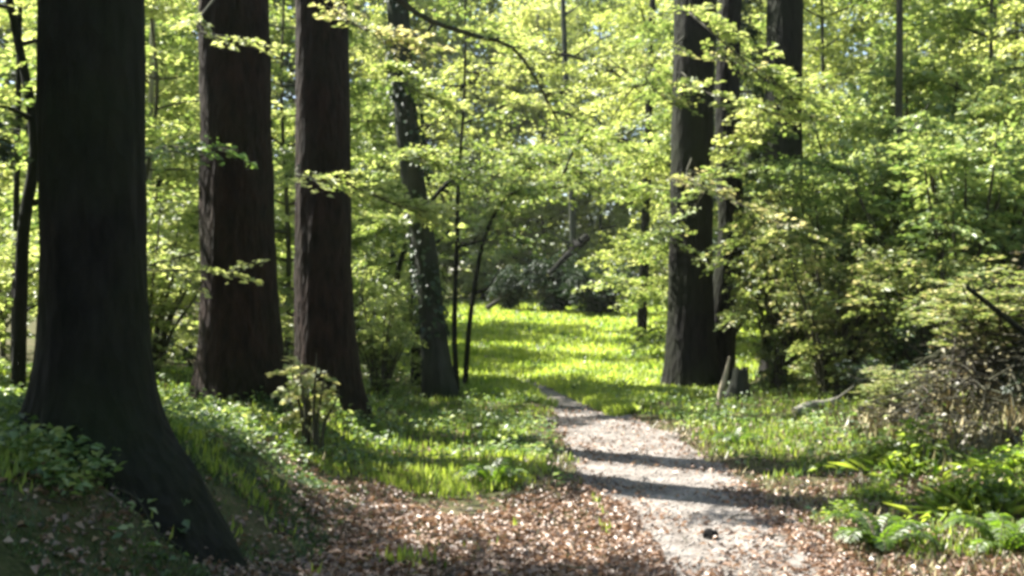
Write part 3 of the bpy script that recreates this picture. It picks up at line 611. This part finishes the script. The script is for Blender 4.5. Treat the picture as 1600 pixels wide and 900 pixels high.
n = 20000; x = rng.uniform(3.2, 6.2, n); y = rng.uniform(8.6, 11.6, n); k = rng.uniform(0, 1, n) < .9*np.exp(-(((x-5.1)/1.4)**2+((y-10)/1.2)**2)); x, y = x[k], y[k]
scatter_grass('dry_grass', x, y, rng.uniform(.08, .26, len(x)), .014, rng.normal(.65, .25, len(x)), 'dead', 'dry tan grass hanging over the right bank', 1.2)
# ------------------------------------------------------------------ single objects
def arch_tree(name, label, loc, pts, r, n, K, leaf, mat, tint, spray, lo):
    t = thing(name, label, 'tree', loc, GU); c = curve(pts, 30); mb = MB(); mb.tube(c, np.linspace(r, .012, 30), 9, .03); lv = Leaves(); O, D, L = [], [], []
    for q in range(n):
        i = int(rng.integers(lo, 29)); a = rng.uniform(0, 6.28); d = rand_dir(a, rng.normal(-.1, .35)); l = spray*rng.uniform(.5, 1.4)
        mb.tube(curve([c[i], c[i]+d*l*.8, c[i]+d*l*1.6+[0, 0, -.12*l]], 5), np.linspace(r*.3, .004, 5), 5)
        for f in (.5, 1, 1.6): O.append(c[i]+d*l*f); D.append(rand_dir(a+rng.normal(0, .7), rng.normal(-.1, .3))); L.append(l)
    lv.sprays(O, D, L, K, leaf, tint, .2, .6)
    link('trunk', mb.mesh('trunk', M['bark_dark']), t); link('crown', lv.mesh('crown', M[mat]), t); return t
arch_tree('hazel_tree', 'hazel arching from the left over the middle of the clearing', gl(-2.9, 25), [(0, 0, -.2), (.1, 0, 1), (.6, 0, 2.8), (1.6, 0, 4.1), (2.9, 0, 4.6), (4.1, 0, 4.3), (4.9, 0, 3.7)], .08, 62, 34, .085, 'beech_leaf', .7, .55, 8)
arch_tree('hazel_tree', 'hazel arching from the right over the far clearing behind the dark trunk', gl(5.2, 27), [(0, 0, -.2), (-.1, 0, 1), (-.5, 0, 3), (-1.5, 0, 4.7), (-2.8, 0, 5.2), (-4.0, 0, 4.6)], .08, 56, 34, .09, 'far_leaf', .6, .6, 7)
arch_tree('hazel_tree', 'high hazel arch closing the view above the far clearing', gl(-3.6, 31), [(0, 0, -.2), (.2, 0, 2), (.8, 0, 4.8), (2.2, 0, 7), (4.2, 0, 8), (6.2, 0, 7.6), (7.6, 0, 6.6)], .11, 80, 36, .11, 'far_leaf', .7, .8, 8)
# stone on the path
import bmesh
def rock(name, label, x, y, s, mat, z=.02):
    bm = bmesh.new(); bmesh.ops.create_icosphere(bm, subdivisions=3, radius=1)
    for v in bm.verts:
        d = 1+.35*noise.noise(v.co*1.3+Vector((x, y, 0)))+.1*noise.noise(v.co*4); v.co = Vector((v.co.x*s[0]*d, v.co.y*s[1]*d, v.co.z*s[2]*d))
    me = bpy.data.meshes.new(name); bm.to_mesh(me); bm.free(); me.materials.append(M[mat]); o = link(name, me); o.location = (x, y, float(H(x, y))+z+s[2]*.4)
    for p in me.polygons: p.use_smooth = True
    return tag(o, label, 'stone')
rock('stone', 'small dark stone lying on the sunlit path', 1.29, 7.12, (.05, .042, .055), 'stone', .012)
# broken stump
t = thing('tree_stump', 'broken grey stump with a pale slab as its sunlit left side at the shrub edge', 'stump', gl(3.12, 15.2))
V, F = big_trunk([(0, 0, -.3), (0, 0, 0), (.03, 0, .3), (.05, 0, .48)], .09, .12, .12, [(3.1, 1, 3), (0, .8, 3)], 32, .06, fl_h=.15)
top = V[-32:].copy(); V[-32:, 2] += np.array([.1*noise.noise(Vector((a*.9, 0, 2)))+.05*math.sin(a*1.3) for a in range(32)]); cen = V[-32:].mean(0)-[0, 0, .05]
F3 = np.array([[len(V)-32+i, len(V)-32+(i+1) % 32, len(V), len(V)] for i in range(32)])[:, :3]
link('trunk', raw_mesh('trunk', V, F, M['bark_grey']), t); link('broken_top', raw_mesh('broken_top', np.vstack([V[-32:]-[0, 0, .004], cen]), np.array([[i, (i+1) % 32, 32] for i in range(32)]), M['wood_cut'], smooth=False), t)
mb = MB(); mb.tube([(-.29, -.12, -.1), (-.24, -.12, .2), (-.17, -.1, .45), (-.12, -.08, .66)], [.05, .045, .035, .015], 8, .1); link('lit_side_slab', mb.mesh('lit_side_slab', M['wood_cut']), t)  # pale plank-like slab, also standing in for the sunlit left side
dup(s3, gl(4.45, 9.2), 2.0, 'small dark bush standing in for the shade in the hollow below the brushwood heap', (.42, .3, .36), GR)  # dark-leaved bush added where the hollow is only shaded
def log(name, label, a, b, r0, r1, bark, branches=3):
    a = np.array([a[0], a[1], float(H(*a[:2]))+a[2]]); b = np.array([b[0], b[1], float(H(*b[:2]))+b[2]]); t = thing(name, label, 'log', tuple(a)); d = b-a
    mb = MB(); c = curve([d*0, d*.35+[0, .0, .03], d*.7, d], 16); mb.tube(c, np.linspace(r0, r1, 16), 14, .04)
    for k in range(branches): i = rng.integers(5, 15); q = rand_dir(rng.uniform(0, 6.28), .7); mb.tube([c[i], c[i]+q*r0*3, c[i]+q*r0*6], [r1*.5, r1*.3, .006], 6)
    link('trunk', mb.mesh('trunk', M[bark]), t)
    th = np.linspace(0, 2*np.pi, 14, endpoint=False); u = d/np.linalg.norm(d); s = np.cross(u, [0, 0, 1]); s /= np.linalg.norm(s); w = np.cross(s, u)
    for cpt, rr, sg in ((c[0], r0, -1), (c[-1], r1, 1)):
        V = np.vstack([cpt+u*.003*sg+(np.cos(th)[:, None]*s+np.sin(th)[:, None]*w)*rr*.97, cpt+u*.004*sg])
        link('cut_end', raw_mesh('cut_end', V, np.array([[i, (i+1) % 14, 14] for i in range(14)]), M['wood_cut'], smooth=False), t)
    return t
log('fallen_log', 'short pale log lying on grass in front of the dark bush', (3.42, 13.3, .05), (4.05, 13.6, .07), .055, .045, 'bark_pale', 1)
log('fallen_log', 'slanting mossy fallen trunk at the far left end of the clearing', (-1.0, 42, .1), (.2, 43, .8), .10, .05, 'bark_twig', 4)
log('fallen_log', 'dark thick branch leaning up over the far end of the clearing', (1.3, 40, 1.5), (2.8, 41, 2.9), .07, .17, 'bark_dark', 8)
dup(s4, gl(1.7, 42), 1.3, 'dark bush around the leaning dark branch at the far end of the clearing', (.75, .75, 1.15), 'dark evergreen bushes')
dup(s4, gl(-.2, 43), 2.6, 'smaller dark bush at the far left end of the clearing', (.5, .5, .9), 'dark evergreen bushes')
# brushwood heap
t = thing('brushwood_heap', 'heap of dead branches and dry leaves at the right edge', 'brush pile', gl(4.6, 9.9))
mb = MB(); cz = lambda x, y: .62*(1+.5*math.sin(x*5+y*3)*math.cos(y*6-x*2))*math.exp(-((x/1.15)**2+(y/.75)**2))
gz = lambda x, y: float(H(x+4.6, y+9.9))-float(H(4.6, 9.9))+.03
for k in range(700):
    x, y = rng.normal(0, .75), rng.normal(0, .5); z = cz(x, y)*rng.uniform(.35, 1.05)+.02; a = rng.uniform(0, 6.28); e = rng.normal(.1, .35); l = rng.uniform(.2, .9); d = rand_dir(a, e)*l; r = rng.uniform(.003, .012)
    x = max(-1.0, min(1.6, x)); z += gz(x, y); p0 = np.array([x, y, z])-d*.5; pm = np.array([x, y, z+.04]); p1 = np.array([x, y, z])+d*.5; p0[2] = max(p0[2], gz(p0[0], p0[1])+.01); p1[2] = max(p1[2], gz(p1[0], p1[1])+.01)
    mb.tube(curve([p0, pm+rng.normal(0, .03, 3), p1], 6), np.linspace(r, r*.4, 6), 5)
link('branches', mb.mesh('branches', M['bark_twig']), t)
mb = MB(); mb.tube(curve([(-.75, -.6, .75), (-.45, -.65, .5), (-.1, -.7, .2)], 6), np.linspace(.02, .03, 6), 7); link('thick_branch', mb.mesh('thick_branch', M['bark_dark']), t)
lv = Leaves(); n = 2500; x, y = rng.normal(0, .8, n), rng.normal(0, .55, n); z = np.array([cz(a, b) for a, b in zip(x, y)])*rng.uniform(.4, 1.5, n)+.03+np.array([gz(a, b) for a, b in zip(x, y)])
hol = ((x-.35)**2+(y+.75)**2 > .12); a = rng.uniform(0, 6.28, n)
P = np.stack([x, y, z], -1)[hol]; D = np.stack([np.cos(a), np.sin(a), rng.normal(0, .5, n)], -1)[hol]; m = len(P)
lv.add(P, D, np.array([0, -.3, 1.])+rng.normal(0, .5, (m, 3)), rng.uniform(.03, .065, m), np.clip(rng.normal(.55, .28, m), 0, 1))
link('dry_leaves', lv.mesh('dry_leaves', M['dead']), t)
q = dup(s1, gl(4.55, 10.1), 3.0, 'low straggly olive shrub sprouting through the brushwood heap', (.85, .7, .4), GR)
q = dup(s1, gl(3.75, 10.7), 5.0, 'low straggly shrub left of the brushwood heap', (.5, .5, .22), GR)
# herb / fern clumps
def fern(name, label, x, y, h, n, tint, group, mat='grass'):
    t = thing(name, label, 'plant', gl(x, y), group); mb = MB(); lv = Leaves()
    for k in range(n):
        az = 6.28*k/n+rng.uniform(-.3, .3); l = h*rng.uniform(.8, 1.25); up = rng.uniform(.7, 1.2)
        c = curve([(0, 0, 0), rand_dir(az, up)*l*.5, rand_dir(az, up*.72)*l*.95, rand_dir(az, up*.4)*l*1.15], 14); mb.tube(c, np.linspace(.005, .002, 14), 4)
        for i in range(2, 14):
            T = c[i]-c[i-1]; T /= np.linalg.norm(T); S = np.cross(T, [0, 0, 1]); S /= np.linalg.norm(S)+1e-6
            w = math.sin(math.pi*(.12+.85*i/14))*.26*h
            for s in (-1, 1):
                for q in range(2):
                    lv.add((c[i]-T*q*.5*l/14)[None], (S*s+T*.45)[None], (np.cross(S, T)+rng.normal(0, .2, 3))[None], np.array([w*rng.uniform(.8, 1.1)+.01]), np.array([np.clip(tint+rng.normal(0, .12), 0, 1)]))
    link('stalks', mb.mesh('stalks', M['bark_twig']), t); link('fronds', lv.mesh('fronds', M[mat], .34, .2, .1), t); return t
GF = 'leafy clumps in the right foreground'
def clump(name, label, x, y, h, w, n, tint, group, mat='grass'):
    t = thing(name, label, 'plant', gl(x, y), group)
    for part, nn, L0, L1, ratio, sd in (('blades', n*2, .25, .8, .035, .7), ('leaves', n*4, .1, .24, .6, 1.0)):
        lv = Leaves(); a = rng.uniform(0, 6.28, nn); r = w*np.abs(rng.normal(0, .75, nn))*(1+.35*np.sin(a*3+1)+.25*np.sin(a*7)); r = np.minimum(r, 2.2*w)
        z = np.full(nn, .01) if part == 'blades' else h*rng.uniform(.05, 1, nn)**1.3*np.exp(-(r/w)**2*.8)*(1+.4*np.sin(a*5))
        D = np.stack([np.cos(a)*sd*r/w+rng.normal(0, .35, nn), np.sin(a)*sd*r/w+rng.normal(0, .35, nn), np.full(nn, 1.0 if part == 'blades' else .1)], -1)
        k = 1 if part == 'leaves' else .75
        lv.add(np.stack([r*np.cos(a)*k, r*np.sin(a)*k, z], -1), D, np.stack([-np.cos(a)*.2, -np.sin(a)*.2, np.ones(nn)], -1)+rng.normal(0, .5, (nn, 3)), h*rng.uniform(L0, L1, nn), np.clip(tint+rng.normal(0, .22, nn), 0, 1))
        link(part, lv.mesh(part, M[mat], ratio, .4, .2), t)
    return t
f1 = clump('herb_clump', 'bright yellow-green herb clump in front of the brushwood heap', 3.3, 9.0, .34, .36, 260, .66, GF)
dup(f1, gl(3.3, 7.6), 1.3, 'bright herb clump at the right edge below the brushwood heap', 1.0, GF)
dup(f1, gl(3.95, 8.3), 2.3, 'herb clump cut off by the right picture edge', .8, GF)
dup(f1, gl(2.75, 8.2), 3.3, 'smaller yellowish herb clump left of the bright one', .55, GF)
dup(f1, gl(2.3, 7.6), 4.3, 'low yellow-green herb clump on the litter right of the path', (.8, .6, .4), GF)
f2 = fern('fern', 'small dark green fern near the bottom right', 2.25, 6.75, .3, 11, .3, GF)
dup(f2, gl(2.95, 6.55), 1.3, 'dark green fern in the bottom right corner', 1.1, GF)
dup(f2, gl(2.25, 10.9), 2.3, 'small green fern on the right verge above the shadow band', .8, GF)
dup(f2, gl(-.15, 8.9), 2.3, 'small green fern on the left verge above the brown leaves', .9, GF)

# ------------------------------------------------------------------ the air
bm = bmesh.new(); bmesh.ops.create_cube(bm, size=1)
for v in bm.verts: v.co = Vector((v.co.x*1100, 300+v.co.y*900, 30+v.co.z*70))
me = bpy.data.meshes.new('haze'); bm.to_mesh(me); bm.free()
m, nn, l = node_mat('haze'); pv = nn.new('ShaderNodeVolumePrincipled'); pv.inputs['Density'].default_value = .0003; pv.inputs['Color'].default_value = (.95, .97, .93, 1); pv.inputs['Anisotropy'].default_value = .3
o = nn.new('ShaderNodeOutputMaterial'); l.new(pv.outputs[0], o.inputs['Volume']); me.materials.append(m)
tag(link('haze', me), 'faint haze hanging in the wood', kind='stuff')
